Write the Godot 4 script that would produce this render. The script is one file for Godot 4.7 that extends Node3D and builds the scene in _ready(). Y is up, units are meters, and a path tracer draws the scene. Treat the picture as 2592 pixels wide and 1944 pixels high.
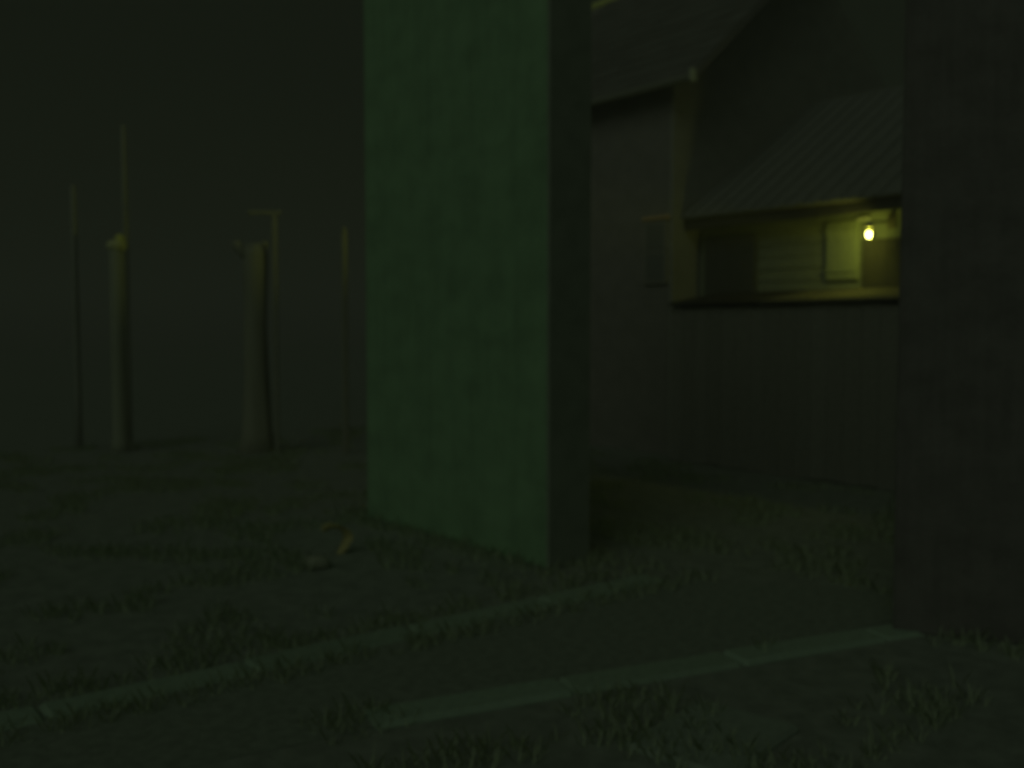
extends Node3D

# Yard axes: every wall runs along R or L, turned TURN about y from the world axes.
const TURN := 0.6664   # 38.18 degrees
var taken := {}
var rng := RandomNumberGenerator.new()

# ---------------------------------------------------------------- helpers
func at_yard(r: float, l: float, y := 0.0) -> Vector3:
	return Vector3(r * cos(TURN) - l * sin(TURN), y, -(r * sin(TURN) + l * cos(TURN)))

func numbered(called: String) -> String:
	if not taken.has(called):
		taken[called] = 0
		return called
	taken[called] += 1
	return "%s_%03d" % [called, taken[called]]

func tag(o: Node, label: String, category: String, group := "") -> void:
	o.set_meta("label", label)
	o.set_meta("category", category)
	if group != "":
		o.set_meta("group", group)

func thing(called: String, label: String, category: String, pos: Vector3, turn := TURN, group := "") -> Node3D:
	var o := Node3D.new()
	o.name = numbered(called)
	add_child(o)
	o.position = pos
	o.rotation.y = turn
	tag(o, label, category, group)
	return o

func part(called: String, mesh: Mesh, material: Material, parent: Node, pos := Vector3.ZERO, rot := Vector3.ZERO) -> MeshInstance3D:
	var m := MeshInstance3D.new()
	m.name = called
	m.mesh = mesh
	m.material_override = material
	m.position = pos
	m.rotation = rot
	m.cast_shadow = GeometryInstance3D.SHADOW_CASTING_SETTING_ON
	parent.add_child(m, true)
	return m

func begin() -> SurfaceTool:
	var st := SurfaceTool.new()
	st.begin(Mesh.PRIMITIVE_TRIANGLES)
	return st

# a convex polygon, turned so that its face looks away from "inside"
func poly(st: SurfaceTool, pts: Array, inside: Vector3) -> void:
	var n: Vector3 = (pts[1] - pts[0]).cross(pts[2] - pts[0]).normalized()
	var p := pts.duplicate()
	if n.dot(pts[0] - inside) < 0.0:
		n = -n
	else:
		p.reverse()
	for i in range(1, p.size() - 1):
		for v in [p[0], p[i], p[i + 1]]:
			st.set_normal(n)
			st.add_vertex(v)

# box with chamfered edges
func add_box(st: SurfaceTool, c: Vector3, size: Vector3, b := 0.01) -> void:
	var h := size * 0.5
	b = min(b, min(h.x, min(h.y, h.z)) * 0.6)
	var inner := h - Vector3(b, b, b)
	for a in 3:
		var u := (a + 1) % 3
		var w := (a + 2) % 3
		for s in [-1.0, 1.0]:
			var face := []
			for q in [[-1, -1], [1, -1], [1, 1], [-1, 1]]:
				var v := Vector3.ZERO
				v[a] = s * h[a]
				v[u] = q[0] * inner[u]
				v[w] = q[1] * inner[w]
				face.append(c + v)
			poly(st, face, c)
			for s2 in [-1.0, 1.0]:
				var edge := []
				for e in [[0, -1], [0, 1], [1, 1], [1, -1]]:
					var v := Vector3.ZERO
					v[a] = s * (h[a] if e[0] == 0 else inner[a])
					v[u] = s2 * (inner[u] if e[0] == 0 else h[u])
					v[w] = e[1] * inner[w]
					edge.append(c + v)
				poly(st, edge, c)
	for sx in [-1.0, 1.0]:
		for sy in [-1.0, 1.0]:
			for sz in [-1.0, 1.0]:
				poly(st, [c + Vector3(sx * h.x, sy * inner.y, sz * inner.z), c + Vector3(sx * inner.x, sy * h.y, sz * inner.z), c + Vector3(sx * inner.x, sy * inner.y, sz * h.z)], c)

func box(size: Vector3, b := 0.01, c := Vector3.ZERO) -> ArrayMesh:
	var st := begin()
	add_box(st, c, size, b)
	return st.commit()

# prism: outline in (x, y), run along z from z0 to z1; outline must be convex
func prism(outline: Array, z0: float, z1: float) -> ArrayMesh:
	var st := begin()
	var mid := Vector3.ZERO
	for p in outline:
		mid += Vector3(p.x, p.y, 0)
	mid /= outline.size()
	mid.z = (z0 + z1) * 0.5
	var a := []
	var b := []
	for p in outline:
		a.append(Vector3(p.x, p.y, z0))
		b.append(Vector3(p.x, p.y, z1))
	poly(st, a, mid)
	poly(st, b, mid)
	for i in outline.size():
		var j := (i + 1) % outline.size()
		poly(st, [a[i], a[j], b[j], b[i]], mid)
	return st.commit()

# round body about y; rings of [radius, height], with an uneven surface
func lathe(rings: Array, seg := 20, rough := 0.0, noise_seed := 1, bend := Vector2.ZERO) -> ArrayMesh:
	var st := begin()
	st.set_smooth_group(0)
	var n := FastNoiseLite.new()
	n.seed = noise_seed
	n.frequency = 1.6
	var grid := []
	for k in rings.size():
		var row := []
		for i in seg:
			var a := TAU * i / seg
			var f: float = 1.0 + rough * n.get_noise_3d(cos(a) * 1.5, rings[k][1] * 1.3, sin(a) * 1.5)
			var off: float = rings[k][1]
			row.append(Vector3(cos(a) * rings[k][0] * f + bend.x * off * off, rings[k][1], sin(a) * rings[k][0] * f + bend.y * off * off))
		grid.append(row)
	for k in rings.size() - 1:
		for i in seg:
			var j := (i + 1) % seg
			for v in [grid[k][i], grid[k][j], grid[k + 1][j], grid[k][i], grid[k + 1][j], grid[k + 1][i]]:
				st.add_vertex(v)
	for e in [0, rings.size() - 1]:
		var cen := Vector3.ZERO
		for v in grid[e]:
			cen += v
		cen /= seg
		for i in seg:
			var j := (i + 1) % seg
			var tri := [cen, grid[e][j], grid[e][i]] if e == 0 else [cen, grid[e][i], grid[e][j]]
			for v in tri:
				st.add_vertex(v)
	st.index()
	st.generate_normals()
	return st.commit()

func tube(a: Vector3, b: Vector3, r: float, seg := 10) -> ArrayMesh:
	var st := begin()
	var d := (b - a).normalized()
	var u := d.cross(Vector3.UP if absf(d.y) < 0.9 else Vector3.RIGHT).normalized()
	var w := d.cross(u)
	var mid := (a + b) * 0.5
	var ea := []
	var eb := []
	for i in seg:
		var t := TAU * i / seg
		ea.append(a + (u * cos(t) + w * sin(t)) * r)
		eb.append(b + (u * cos(t) + w * sin(t)) * r)
	for i in seg:
		var j := (i + 1) % seg
		poly(st, [ea[i], ea[j], eb[j], eb[i]], mid)
	poly(st, ea, mid)
	poly(st, eb, mid)
	return st.commit()

# ---------------------------------------------------------------- materials
var images := {}

func grain(key: String, freq: float, octaves: int, low: float, high: float, speckle: float, noise_seed: int, streak := 0.0) -> Array:
	if images.has(key):
		return images[key]
	var size := 512
	var n := FastNoiseLite.new()
	n.seed = noise_seed
	n.frequency = freq
	n.fractal_octaves = octaves
	n.fractal_gain = 0.55
	var src := n.get_seamless_image(size, size)
	n.frequency = 0.05
	var runs := n.get_seamless_image(size, 24)
	runs.resize(size, size, Image.INTERPOLATE_CUBIC)
	var img := Image.create(size, size, true, Image.FORMAT_RGB8)
	var bump := Image.create(size, size, true, Image.FORMAT_RGB8)
	var r := RandomNumberGenerator.new()
	r.seed = noise_seed * 7 + 3
	for y in size:
		for x in size:
			var v: float = src.get_pixel(x, y).r
			var k := r.randf()
			var t: float = clampf(lerpf(low, high, v) + (k - 0.5) * speckle + (runs.get_pixel(x, y).r - 0.5) * streak, 0.0, 1.0)
			img.set_pixel(x, y, Color(t, t, t).linear_to_srgb())
			var b: float = clampf(v * 0.75 + k * 0.25, 0.0, 1.0)
			bump.set_pixel(x, y, Color(b, b, b))
	bump.bump_map_to_normal_map(3.0)
	img.generate_mipmaps()
	bump.generate_mipmaps()
	images[key] = [ImageTexture.create_from_image(img), ImageTexture.create_from_image(bump)]
	return images[key]

# lin: the linear base colour
func mat(lin: Color, rough := 0.9, tex := "", scale := 1.0, bump := 0.6) -> StandardMaterial3D:
	var m := StandardMaterial3D.new()
	m.albedo_color = lin.linear_to_srgb()
	m.roughness = rough
	m.metallic_specular = 0.25
	if tex != "":
		var t: Array = images[tex]
		m.albedo_texture = t[0]
		m.normal_enabled = true
		m.normal_texture = t[1]
		m.normal_scale = bump
		m.uv1_triplanar = true
		m.uv1_world_triplanar = true
		m.uv1_scale = Vector3(scale, scale, scale)
	return m

# ---------------------------------------------------------------- scene
func _ready() -> void:
	rng.seed = 4711
	# camera: f = 1000 px at 1024 wide, a little downward
	var cam := Camera3D.new()
	cam.name = "camera"
	add_child(cam)
	cam.fov = 42.01
	cam.near = 0.05
	cam.far = 2000.0
	cam.position = Vector3(0, 1.6, 0)
	cam.rotation = Vector3(-0.055, 0, 0)
	cam.current = true
	# the phone had focused close by, so the yard is a little soft
	var optics := CameraAttributesPhysical.new()
	optics.frustum_focal_length = 45.57
	optics.frustum_focus_distance = 1.5
	optics.exposure_aperture = 4.2
	cam.attributes = optics
	cam.fov = 42.01

	# a dull, clouded night sky
	var env := Environment.new()
	env.background_mode = Environment.BG_SKY
	var sm := ProceduralSkyMaterial.new()
	var dull := Color(0.0060, 0.0082, 0.0047).linear_to_srgb()
	sm.sky_top_color = dull
	sm.sky_horizon_color = dull
	sm.ground_horizon_color = dull
	sm.ground_bottom_color = dull
	sm.sun_angle_max = 0.0
	var sky := Sky.new()
	sky.sky_material = sm
	env.sky = sky
	env.tonemap_mode = Environment.TONE_MAPPER_LINEAR
	env.tonemap_exposure = 1.0
	env.fog_enabled = true
	env.fog_density = 0.016
	env.fog_light_color = Color(0.95, 0.95, 0.93)
	env.sdfgi_enabled = true
	env.ssao_enabled = true
	env.ssil_enabled = true
	var we := WorldEnvironment.new()
	we.name = "world_environment"
	we.environment = env
	add_child(we)

	# weak greenish light from behind the camera, high to the left
	var moon := DirectionalLight3D.new()
	moon.name = "moon"
	add_child(moon)
	moon.light_color = Color(0.90, 1.0, 0.84)
	moon.light_energy = 0.0325
	moon.light_angular_distance = 40.0
	moon.shadow_enabled = true
	var s := Vector3(-0.5 * cos(0.61), sin(0.61), 0.866 * cos(0.61))
	moon.look_at_from_position(s * 30.0, Vector3.ZERO)

	# textures
	grain("plaster", 0.012, 4, 0.72, 1.0, 0.16, 11)
	grain("render", 0.014, 5, 0.66, 1.0, 0.30, 61, 0.22)
	grain("earth", 0.02, 5, 0.62, 1.0, 0.30, 23)
	grain("concrete", 0.03, 4, 0.75, 1.0, 0.22, 31)
	grain("timber", 0.04, 4, 0.60, 1.0, 0.20, 47)

	build_ground()
	build_pale_wall()
	build_main_house()
	build_wing()
	build_shed()
	build_dark_wall()
	build_left_yard()
	build_lamp()
	build_litter()

func build_ground() -> void:
	var pm := PlaneMesh.new()
	pm.size = Vector2(900, 900)
	var g := part("ground", pm, mat(Color(0.44, 0.48, 0.43), 0.95, "earth", 0.55, 0.8), self, Vector3(0, 0, -300))
	g.set_meta("kind", "structure")
	# gravel path between two kerbs, running along R
	var path := Node3D.new()
	path.name = "path"
	add_child(path)
	path.set_meta("kind", "structure")
	path.rotation.y = TURN
	part("path_surface", prism([Vector2(-3.0, 4.36), Vector2(4.6, 4.36), Vector2(6.0, 2.80), Vector2(-3.0, 4.20)], -0.02, 0.006), mat(Color(0.42, 0.47, 0.41), 0.95, "earth", 1.3, 1.0), path, Vector3.ZERO, Vector3(-PI / 2, 0, 0))
	var kerb_mats := [mat(Color(0.48, 0.61, 0.49), 0.9, "concrete", 1.1), mat(Color(0.44, 0.56, 0.45), 0.9, "concrete", 0.9), mat(Color(0.50, 0.64, 0.52), 0.9, "concrete", 1.3)]
	var stone := box(Vector3(0.9, 0.12, 0.2), 0.02)
	# start (R, L), step along the row (R, L), count
	for row in [[-2.2, 4.40, 0.909, 0.0, 8], [2.45, 3.40, 0.883, -0.213, 4]]:
		var lie := atan2(row[3], row[2])
		for k in int(row[4]):
			part("kerb_stone", stone, kerb_mats[rng.randi() % 3], path,
				Vector3(row[0] + k * row[2], -0.038 + rng.randf_range(-0.004, 0.004), -(row[1] + k * row[3]) + rng.randf_range(-0.006, 0.006)),
				Vector3(0, lie + rng.randf_range(-0.008, 0.008), rng.randf_range(-0.004, 0.004)))
	# one worn slab beyond the kerb near the camera
	var slab := part("paving_slab", box(Vector3(0.6, 0.05, 0.45), 0.015), mat(Color(0.46, 0.54, 0.47), 0.9, "concrete", 1.0), self, at_yard(2.98, 2.52, 0.0), Vector3(0, TURN + 0.2, 0))
	tag(slab, "worn pale paving slab lying by itself in the ground at the bottom edge", "paving slab")

func build_pale_wall() -> void:
	var w := thing("garden_wall", "tall pale green rendered wall standing in the middle of the yard", "wall", at_yard(4.445, 6.23))
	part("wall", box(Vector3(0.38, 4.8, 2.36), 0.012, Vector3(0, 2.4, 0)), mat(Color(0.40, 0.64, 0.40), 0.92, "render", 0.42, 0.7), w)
	part("shaded_end_face", box(Vector3(0.374, 4.79, 0.03), 0.008, Vector3(0, 2.395, 1.1945)), mat(Color(0.40, 0.45, 0.38), 0.92, "plaster", 0.7, 0.6), w)  # same wall; the shade on this side is put into a darker colour
	part("coping", box(Vector3(0.48, 0.09, 2.46), 0.02, Vector3(0, 4.846, 0)), mat(Color(0.45, 0.52, 0.42), 0.9, "concrete", 0.8), w)

func build_main_house() -> void:
	# front R = 9.36, gable L = 8.66, far end L = 17
	var h := thing("farm_house", "dark farmhouse with tiled roof and gable end behind the pale wall", "house", at_yard(9.36, 8.66))
	var front := mat(Color(0.40, 0.37, 0.36), 0.92, "plaster", 0.6, 0.6)
	var gable := mat(Color(0.50, 0.49, 0.46), 0.92, "plaster", 0.5, 0.5)
	# local: x = R - 9.36, z = -(L - 8.66)
	part("wall", box(Vector3(0.3, 4.72, 6.9), 0.004, Vector3(0.15, 2.36, -3.51)), front, h)
	part("gable", prism([Vector2(0.004, 0), Vector2(5.4, 0), Vector2(5.4, 4.62), Vector2(2.64, 7.05), Vector2(0.004, 4.75)], -0.055, 0.0), gable, h)
	var run := Vector2(2.90, 2.52)
	var slope := run.length()
	var tilt := atan2(run.y, run.x)
	var roof := part("roof", box(Vector3(slope, 0.06, 7.7), 0.004), mat(Color(0.38, 0.36, 0.34), 0.9, "timber", 0.6), h, Vector3(-0.26 + run.x / 2 + 0.03, 4.62 + run.y / 2 - 0.03, -3.3), Vector3(0, 0, tilt))
	part("roof_back", box(Vector3(slope, 0.06, 6.8), 0.004), mat(Color(0.40, 0.38, 0.36), 0.9, "timber", 0.6), h, Vector3(2.64 + run.x / 2 + 0.02, 7.14 - run.y / 2 - 0.03, -3.46), Vector3(0, 0, -tilt))
	var tm := [mat(Color(0.25, 0.24, 0.23), 0.85, "concrete", 1.2), mat(Color(0.23, 0.22, 0.21), 0.85, "concrete", 0.9), mat(Color(0.27, 0.26, 0.25), 0.85, "concrete", 1.0)]
	var tile := box(Vector3(0.34, 0.022, 0.292), 0.006)
	for c in 13:
		for k in 15:
			part("roof_tile", tile, tm[rng.randi() % 3], roof,
				Vector3(-slope / 2 + 0.15 + c * 0.298, 0.048 + rng.randf_range(-0.002, 0.003), 3.85 - 0.15 - k * 0.3), Vector3(0, rng.randf_range(-0.008, 0.008), -0.045))
	var ridge_mat := mat(Color(0.95, 0.98, 0.34), 0.8, "concrete", 1.0)  # yellow lamplight put into the tile colour
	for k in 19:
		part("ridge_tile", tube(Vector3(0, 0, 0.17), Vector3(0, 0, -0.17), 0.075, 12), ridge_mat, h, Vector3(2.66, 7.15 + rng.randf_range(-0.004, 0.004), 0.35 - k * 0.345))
	var gm := mat(Color(0.30, 0.30, 0.26), 0.8)
	var gt := part("gutter", tube(Vector3(0, 0, 0.56), Vector3(0, 0, -7.1), 0.048, 12), gm, h, Vector3(-0.29, 4.57, 0))
	part("end_cap", box(Vector3(0.10, 0.15, 0.03), 0.008), mat(Color(0.75, 0.78, 0.6), 0.8), gt, Vector3(0, 0.02, 0.577))
	# narrow window in the front by the corner, below a pale lintel
	part("lintel", box(Vector3(0.07, 0.05, 0.44), 0.008), mat(Color(0.9, 0.62, 0.34), 0.9, "concrete", 1.0), h, Vector3(-0.035, 3.0, -0.25))
	var wf := part("window", box(Vector3(0.05, 0.80, 0.40), 0.006), mat(Color(0.36, 0.34, 0.31), 0.8), h, Vector3(-0.022, 2.57, -0.25))
	for k in 2:
		part("pane", box(Vector3(0.012, 0.33, 0.30), 0.002), mat(Color(0.26, 0.26, 0.25), 0.25), wf, Vector3(-0.026, -0.185 + k * 0.37, 0))

func build_wing() -> void:
	# wing front R = 9.85, from L = 3.6 to L = 8.66
	var h := thing("boarded_wing", "low boarded outbuilding with a sheet roof, lit by the yard lamp", "outbuilding", at_yard(9.85, 6.13))
	# local: x = R - 9.85, z = -(L - 6.13): -2.53 (house end) .. 2.53
	part("wall", box(Vector3(0.2, 2.92, 5.04), 0.004, Vector3(0.13, 1.46, 0.01)), mat(Color(0.20, 0.17, 0.13), 0.9), h)
	var bm := [mat(Color(0.43, 0.46, 0.33), 0.85, "timber", 0.7), mat(Color(0.40, 0.43, 0.31), 0.85, "timber", 0.9), mat(Color(0.45, 0.48, 0.35), 0.85, "timber", 0.8)]
	var board := prism([Vector2(0.028, 0.0), Vector2(0.0, 0.0), Vector2(0.014, 0.145), Vector2(0.028, 0.145)], -2.51, 2.51)
	for k in 20:
		part("board", board, bm[rng.randi() % 3], h, Vector3(0.0 + rng.randf_range(-0.002, 0.002), 0.02 + k * 0.143, 0.01))
	# eaves
	part("fascia", box(Vector3(0.025, 0.12, 5.05), 0.005), mat(Color(0.11, 0.10, 0.09), 0.85, "timber", 0.7), h, Vector3(-0.27, 2.90, 0.005))
	part("soffit", box(Vector3(0.27, 0.02, 5.03), 0.003), mat(Color(0.11, 0.10, 0.09), 0.85, "timber", 0.7), h, Vector3(-0.12, 2.89, 0.005))
	var run := Vector2(2.6, 1.75)
	var tilt := atan2(run.y, run.x)
	var roof := part("roof", box(Vector3(run.length(), 0.03, 5.03), 0.004), mat(Color(0.28, 0.26, 0.25), 0.8), h, Vector3(-0.30 + run.x / 2, 2.97 + run.y / 2, 0.012), Vector3(0, 0, tilt))
	var sm := [mat(Color(0.34, 0.34, 0.33), 0.8, "concrete", 0.5), mat(Color(0.33, 0.33, 0.32), 0.8, "concrete", 0.6)]
	var st := begin()
	for k in 6:
		add_box(st, Vector3(0, 0.012 if k % 2 == 0 else 0.0, -0.3 + k * 0.12), Vector3(run.length() + 0.03, 0.03, 0.1), 0.012)
	add_box(st, Vector3(0, -0.006, 0), Vector3(run.length() + 0.03, 0.012, 0.71), 0.003)
	var sheet: ArrayMesh = st.commit()
	for k in 7:
		part("roof_sheet", sheet, sm[k % 2], roof, Vector3(-0.01, 0.035, 2.13 - k * 0.716))
	part("gable_end", prism([Vector2(0.03, 0), Vector2(4.6, 0), Vector2(4.6, 2.9), Vector2(2.3, 4.6), Vector2(0.03, 2.9)], 2.54, 2.70), mat(Color(0.45, 0.40, 0.36), 0.9, "plaster", 0.5), h)
	# dark boarding added for the lamplight fading out towards the house end
	var bd := part("added_barn_door", box(Vector3(0.04, 2.74, 0.80), 0.006), mat(Color(0.16, 0.16, 0.14), 0.85, "timber", 0.8), h, Vector3(-0.024, 1.39, -1.99))
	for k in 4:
		part("added_door_plank", box(Vector3(0.012, 2.70, 0.19), 0.004), mat(Color(0.17, 0.17, 0.15), 0.85, "timber", 0.9), bd, Vector3(-0.022, 0, -0.291 + k * 0.194))
	# dark boarding added to dim the wall behind the lamp; pale flashing beside its head
	var dr := part("added_door", box(Vector3(0.04, 2.56, 0.62), 0.006), mat(Color(0.13, 0.12, 0.10), 0.8, "timber", 0.8), h, Vector3(-0.022, 1.29, 0.16))
	for k in 4:
		part("added_door_plank", box(Vector3(0.012, 2.5, 0.148), 0.004), mat(Color(0.15, 0.14, 0.115), 0.8, "timber", 0.9), dr, Vector3(-0.022, 0, -0.228 + k * 0.152))
	part("flashing", box(Vector3(0.05, 0.035, 0.16), 0.006), mat(Color(0.75, 0.75, 0.62), 0.7), h, Vector3(-0.03, 2.80, -0.14))
	# pale shutter to the left of the lamp
	var sh := part("shutter", box(Vector3(0.014, 0.66, 0.42), 0.004), mat(Color(0.54, 0.59, 0.38), 0.8, "timber", 0.9), h, Vector3(-0.022, 2.47, -0.41))
	for k in 3:
		part("shutter_board", box(Vector3(0.012, 0.62, 0.126), 0.004), mat(Color(0.56, 0.61, 0.39), 0.8, "timber", 1.0 + k * 0.1), sh, Vector3(-0.012, 0, -0.132 + k * 0.132))
	for k in 2:
		part("batten", box(Vector3(0.014, 0.05, 0.40), 0.004), mat(Color(0.53, 0.58, 0.37), 0.8, "timber", 1.0), sh, Vector3(-0.024, -0.22 + k * 0.44, 0))

func build_shed() -> void:
	# low lean-to against the wing, L 4.4..8.3, R 8.95..9.84
	var h := thing("lean_to_shed", "low dark wooden lean-to below the lamp, its pent roof catching the light", "shed", at_yard(8.95, 6.35))
	var wm := [mat(Color(0.46, 0.44, 0.42), 0.9, "timber", 0.8), mat(Color(0.43, 0.41, 0.39), 0.9, "timber", 0.9)]
	var plank := box(Vector3(0.025, 1.84, 0.197), 0.004)
	for k in 20:
		part("plank", plank, wm[rng.randi() % 2], h, Vector3(0.06, 0.93 + rng.randf_range(-0.01, 0.01), -1.9 + k * 0.2))
	for e in [-2.0, 2.0]:
		part("side", prism([Vector2(0.08, 0.0), Vector2(0.87, 0.0), Vector2(0.87, 1.97), Vector2(0.08, 1.86)], e - 0.012, e + 0.012), wm[0], h)
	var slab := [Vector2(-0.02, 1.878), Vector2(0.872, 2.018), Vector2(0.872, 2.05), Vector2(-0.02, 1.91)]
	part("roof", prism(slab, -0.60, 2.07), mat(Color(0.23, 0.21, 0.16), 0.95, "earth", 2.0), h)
	var dim_half := part("roof", prism(slab, -1.97, -0.604), mat(Color(0.10, 0.09, 0.075), 0.95, "earth", 2.0), h)  # falloff of the lamplight put into the darker colour of this half
	dim_half.set_meta("label", "left half of the pent roof, coloured darker for the lamplight fading out")

func build_dark_wall() -> void:
	# end of a brown wall near the camera at the right; its left cheek lies along the line of sight
	var a := atan2(0.386, 1.0)
	var d := 5.2
	var edge := Vector3(0.386 * d, 0, -d)
	var w := thing("boundary_wall", "dark brown rendered wall close on the right, cutting off the lit boards", "wall", edge, -a)
	part("wall", box(Vector3(2.6, 4.4, 0.3), 0.012, Vector3(1.3, 2.2, -0.15)), mat(Color(0.285, 0.26, 0.265), 0.92, "render", 0.6, 0.9), w)
	part("coping", box(Vector3(2.66, 0.08, 0.38), 0.02, Vector3(1.3, 4.442, -0.15)), mat(Color(0.27, 0.26, 0.26), 0.9, "concrete", 0.8), w)

func far_at(px: float, d: float) -> Vector3:
	return Vector3((px - 512.0) / 1000.0 * d, 0, -d)

func build_left_yard() -> void:
	var wood := mat(Color(0.46, 0.46, 0.38), 0.85, "timber", 0.8)
	# pole, furthest left
	var a := thing("slim_pole", "thin leaning pole, leftmost of the uprights behind the yard", "pole", far_at(77, 13.2), 0.0)
	part("shaft", lathe([[0.05, 0], [0.046, 0.8], [0.042, 1.9], [0.036, 3.46], [0.02, 3.48]], 12, 0.1, 3), mat(Color(0.46, 0.47, 0.42), 0.85, "timber", 0.8), a)
	# gate pier with a broken cap
	var b := thing("gate_pier", "round pale gate pier with a broken cap, lit yellow from the right", "gate pier", far_at(119, 13.0), 0.0)
	part("shaft", lathe([[0.12, 0], [0.12, 0.12], [0.10, 0.16], [0.096, 1.3], [0.094, 2.62]], 24, 0.05, 5), mat(Color(0.46, 0.48, 0.38), 0.9, "concrete", 1.2), b)
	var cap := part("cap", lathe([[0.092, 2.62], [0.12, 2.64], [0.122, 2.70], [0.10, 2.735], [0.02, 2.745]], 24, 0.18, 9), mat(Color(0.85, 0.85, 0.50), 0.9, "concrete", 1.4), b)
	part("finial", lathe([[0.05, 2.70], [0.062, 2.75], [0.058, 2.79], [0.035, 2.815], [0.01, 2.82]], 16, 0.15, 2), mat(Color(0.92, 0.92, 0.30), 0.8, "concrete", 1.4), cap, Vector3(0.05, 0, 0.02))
	# tall pole behind the pier
	var t := thing("tall_pole", "tall slender pole rising just behind the round gate pier", "pole", far_at(128, 13.8), 0.0)
	part("shaft", lathe([[0.045, 0], [0.042, 1.2], [0.038, 3.0], [0.03, 4.36], [0.01, 4.38]], 12, 0.08, 6), mat(Color(0.47, 0.48, 0.40), 0.85, "timber", 0.8), t)
	# pollarded trunk
	var c := thing("pollard_trunk", "short bare tree trunk with cut limbs beside the post with a crossbar", "tree", far_at(257, 13.0), 0.0)
	var bark := mat(Color(0.48, 0.48, 0.38), 0.95, "timber", 1.6, 1.0)
	part("trunk", lathe([[0.26, 0], [0.19, 0.25], [0.155, 0.9], [0.14, 1.6], [0.145, 2.2], [0.16, 2.55], [0.13, 2.68], [0.04, 2.71]], 26, 0.35, 17), bark, c)
	part("limb", lathe([[0.075, 0], [0.062, 0.22], [0.055, 0.3], [0.01, 0.31]], 14, 0.3, 8), bark, c, Vector3(-0.06, 2.5, 0.02), Vector3(0, 0, 0.75))
	part("limb", lathe([[0.07, 0], [0.055, 0.16], [0.05, 0.21], [0.01, 0.22]], 14, 0.3, 19), bark, c, Vector3(0.03, 2.55, -0.05), Vector3(-0.5, 0, -0.3))
	# line post with crossbar
	var d := thing("line_post", "slender washing line post with a short crossbar on top", "post", far_at(276, 12.9), 0.25)
	part("shaft", box(Vector3(0.075, 3.06, 0.075), 0.01, Vector3(0, 1.53, 0)), mat(Color(0.44, 0.44, 0.38), 0.85, "timber", 0.8), d)
	part("crossbar", box(Vector3(0.42, 0.05, 0.06), 0.01, Vector3(-0.06, 3.085, 0)), mat(Color(0.44, 0.44, 0.38), 0.85, "timber", 0.8), d, Vector3.ZERO, Vector3(0, 0, 0.02))
	# timber post nearest the pale wall
	var e := thing("timber_post", "plain square timber post just left of the pale wall", "post", far_at(345, 12.8), 0.5)
	part("shaft", box(Vector3(0.07, 2.84, 0.07), 0.01, Vector3(0, 1.42, 0)), wood, e)
	part("top", prism([Vector2(-0.035, 0), Vector2(0.035, 0), Vector2(0.0, 0.05)], -0.035, 0.035), wood, e, Vector3(0, 2.842, 0))

func build_lamp() -> void:
	# lamp on an arm, R = 9.41, L = 5.95, bulb at y = 2.58
	var o := thing("wall_lamp", "lit yellow yard lamp on a short arm on the boarded wall", "lamp", at_yard(9.84, 5.95, 2.58))
	var metal := mat(Color(0.22, 0.20, 0.15), 0.5)
	part("wall_plate", box(Vector3(0.02, 0.16, 0.09), 0.006), metal, o, Vector3(-0.012, 0.17, 0))
	part("arm", tube(Vector3(-0.02, 0.17, 0), Vector3(-0.43, 0.13, 0), 0.012), metal, o)
	part("hood", lathe([[0.02, 0.0], [0.03, -0.01], [0.055, -0.055], [0.06, -0.06]], 20), mat(Color(0.7, 0.65, 0.35), 0.6), o, Vector3(-0.43, 0.13, 0))
	# small dish added behind the bulb to account for the beam
	var aim := (o.basis.inverse() * (Vector3(-4.7, 3.45, -13.0) - at_yard(9.41, 5.95, 2.58))).normalized()
	var cross := aim.cross(Vector3.UP).normalized()
	var dish := part("added_reflector", lathe([[0.008, 0.0], [0.030, 0.006], [0.045, 0.018], [0.055, 0.036], [0.052, 0.036], [0.042, 0.020], [0.028, 0.009], [0.006, 0.004]], 24), mat(Color(0.55, 0.52, 0.34), 0.55), o, Vector3(-0.43, 0, 0) - aim * 0.06)
	dish.basis = Basis(cross, aim, cross.cross(aim))
	var bulb_mat := StandardMaterial3D.new()
	bulb_mat.albedo_color = Color(1, 1, 0.9)
	bulb_mat.emission_enabled = true
	bulb_mat.emission = Color(1.0, 1.0, 0.55)
	bulb_mat.emission_energy_multiplier = 14.0
	part("bulb", lathe([[0.003, -0.036], [0.013, -0.031], [0.025, -0.015], [0.029, 0.002], [0.026, 0.016], [0.017, 0.027], [0.012, 0.036]], 24), bulb_mat, o, Vector3(-0.43, 0, 0))
	var bulb := OmniLight3D.new()
	bulb.name = "bulb_light"
	o.add_child(bulb)
	bulb.position = Vector3(-0.43, 0, 0)
	bulb.light_color = Color(0.95, 1.0, 0.32)
	bulb.light_energy = 0.08
	bulb.light_size = 0.04
	bulb.omni_range = 40.0
	bulb.omni_attenuation = 2.0
	bulb.shadow_enabled = true
	# added spot stands for a narrow beam of lamplight on the left uprights
	var beam := SpotLight3D.new()
	beam.name = "beam_light"
	add_child(beam)
	var from := at_yard(9.36, 6.05, 2.58)
	var to := Vector3(-4.7, 3.45, -13.0)
	beam.look_at_from_position(from, to)
	beam.light_color = Color(0.95, 1.0, 0.35)
	beam.light_energy = 2.5
	beam.light_size = 0.03
	beam.spot_angle = 13.0
	beam.spot_angle_attenuation = 1.5
	beam.spot_range = 60.0
	beam.spot_attenuation = 2.0
	beam.shadow_enabled = true

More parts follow.
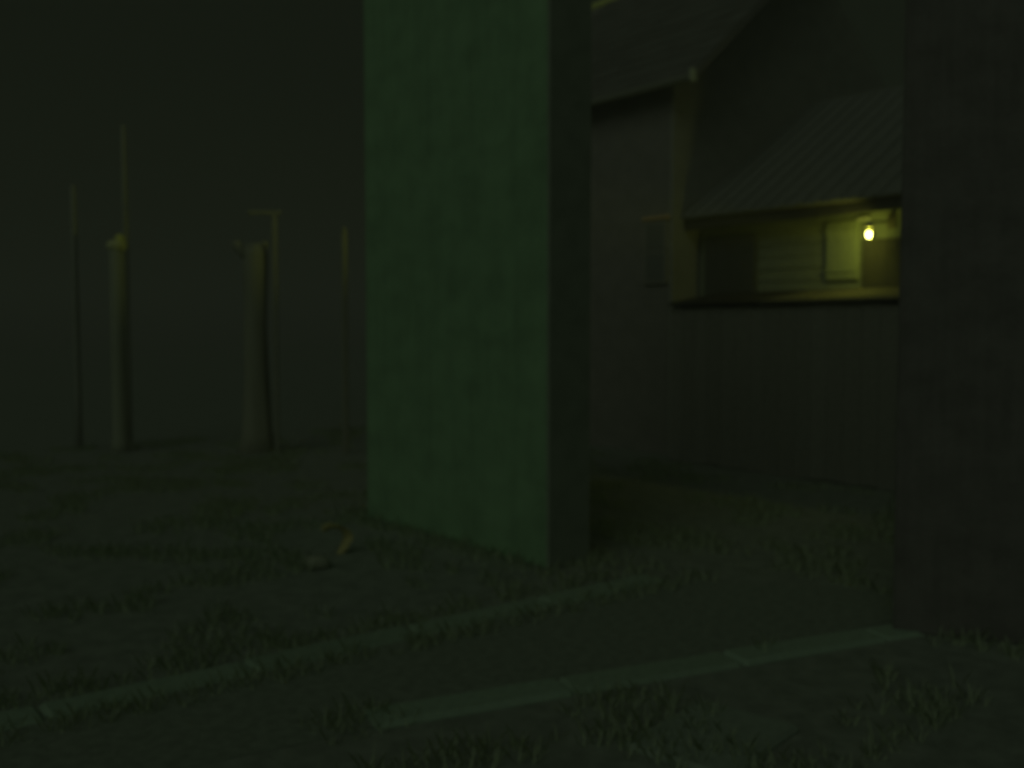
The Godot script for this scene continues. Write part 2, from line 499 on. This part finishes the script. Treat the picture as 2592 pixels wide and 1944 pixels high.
func build_litter() -> void:
	# a large dry leaf that has curled into a hook and stands on its tip
	var n := FastNoiseLite.new()
	n.seed = 77
	n.frequency = 7.0
	var curve := Curve2D.new()
	for p in [Vector2(-0.095, 0.165), Vector2(-0.04, 0.188), Vector2(0.03, 0.170), Vector2(0.065, 0.118), Vector2(0.035, 0.055), Vector2(0.0, 0.0)]:
		curve.add_point(p, Vector2(-0.01, 0.0), Vector2(0.01, 0.0))
	var st := begin()
	st.set_smooth_group(0)
	var steps := 36
	var across := 10
	for side in [1.0, -1.0]:
		var rows := []
		for i in steps + 1:
			var t := float(i) / steps
			var p := curve.sample_baked(t * curve.get_baked_length(), true)
			var q := curve.sample_baked(minf(t + 0.03, 1.0) * curve.get_baked_length(), true)
			var q0 := curve.sample_baked(maxf(t - 0.03, 0.0) * curve.get_baked_length(), true)
			var out := (q - q0).normalized().orthogonal()
			var wide := 0.075 * pow(sin(PI * clampf(t * 0.92 + 0.05, 0.0, 1.0)), 0.7)
			var row := []
			for k in across + 1:
				var c := float(k) / across * 2.0 - 1.0
				var sag: float = 0.028 * c * c + 0.012 * n.get_noise_2d(t * 0.6, c * 0.3)
				var off: float = sag + side * 0.0015
				row.append(Vector3(p.x - out.x * off, p.y - out.y * off, c * wide + 0.01 * n.get_noise_2d(t, 3.0)))
			rows.append(row)
		for i in steps:
			for k in across:
				var quad := [rows[i][k], rows[i + 1][k + 1], rows[i][k + 1], rows[i][k], rows[i + 1][k], rows[i + 1][k + 1]]
				if side < 0.0:
					quad.reverse()
				for v in quad:
					st.add_vertex(v)
	st.index()
	st.generate_normals()
	var lm := mat(Color(0.80, 0.70, 0.34), 0.8, "timber", 2.5, 0.8)
	lm.cull_mode = BaseMaterial3D.CULL_DISABLED
	var leaf := part("dry_leaf", st.commit(), lm, self, Vector3(-1.25, 0.0, -7.05), Vector3(0, 0.55, 0))
	tag(leaf, "large dry yellow leaf curled into a hook on the ground before the pale wall", "leaf")
	var stone := part("stone", lathe([[0.03, 0.0], [0.075, 0.01], [0.085, 0.045], [0.06, 0.08], [0.015, 0.09]], 18, 0.4, 41), mat(Color(0.50, 0.52, 0.42), 0.95, "concrete", 2.0), self, Vector3(-1.30, -0.005, -6.62))
	tag(stone, "small rounded grey stone on the ground left of the curled yellow leaf", "stone")

	# short dry grass along the wall feet and kerbs and in patches of the yard
	var blade := begin()
	for k in 3:
		var a := TAU * k / 3.0 + 0.4
		var d := Vector3(cos(a), 0, sin(a))
		var w := Vector3(-d.z, 0, d.x) * 0.004
		var p := d * 0.012
		blade.set_normal(d)
		for v in [p - w, p + w, p + d * 0.022 + Vector3(0, 0.055, 0) + w * 0.6, p - w, p + d * 0.022 + Vector3(0, 0.055, 0) + w * 0.6, p + d * 0.05 + Vector3(0, 0.09, 0)]:
			blade.add_vertex(v)
	var spots: Array[Transform3D] = []
	var n2 := FastNoiseLite.new()
	n2.seed = 5
	n2.frequency = 0.9
	var r2 := RandomNumberGenerator.new()
	r2.seed = 99
	var tries := 0
	while spots.size() < 16000 and tries < 400000:
		tries += 1
		var r := r2.randf_range(-2.5, 8.7)
		var l := r2.randf_range(2.0, 14.0)
		var near := 0.0
		if r > 4.0 and r < 4.9 and l > 4.8 and l < 7.7:
			near = 0.9
		if absf(r - 1.95) < 0.18 and absf(l - 3.5) < 0.14:
			near = 0.9
		if absf(l - 4.40) > 0.1 and absf(l - 4.40) < 0.28 and r < 4.9:
			near = 0.55
		if r > 4.255 and r < 4.635 and l > 5.05 and l < 7.41:
			near = -9.0
		if l > 3.1 and l < 4.5 and r > -2.6 and r < 5.4 and near < 0.5:
			near = -1.0
		if absf(l - 4.40) < 0.1 and r < 5.2:
			near = -9.0
		if n2.get_noise_2d(r, l) + near < 0.12:
			continue
		var pos := at_yard(r, l, 0.0)
		var sc := r2.randf_range(0.5, 1.2)
		spots.append(Transform3D(Basis(Vector3.UP, r2.randf() * TAU).scaled(Vector3(sc, sc * r2.randf_range(0.5, 1.1), sc)), pos))
	var mm := MultiMesh.new()
	mm.transform_format = MultiMesh.TRANSFORM_3D
	mm.mesh = blade.commit()
	mm.instance_count = spots.size()
	for i in spots.size():
		mm.set_instance_transform(i, spots[i])
	var grass := MultiMeshInstance3D.new()
	grass.name = "grass"
	grass.multimesh = mm
	var gmat := mat(Color(0.62, 0.70, 0.52), 0.9)
	gmat.cull_mode = BaseMaterial3D.CULL_DISABLED
	gmat.backlight_enabled = true
	gmat.backlight = Color(0.45, 0.5, 0.36)
	grass.material_override = gmat
	add_child(grass)
	grass.set_meta("kind", "stuff")
	tag(grass, "short dry grass in patches over the yard and along the wall feet", "grass")
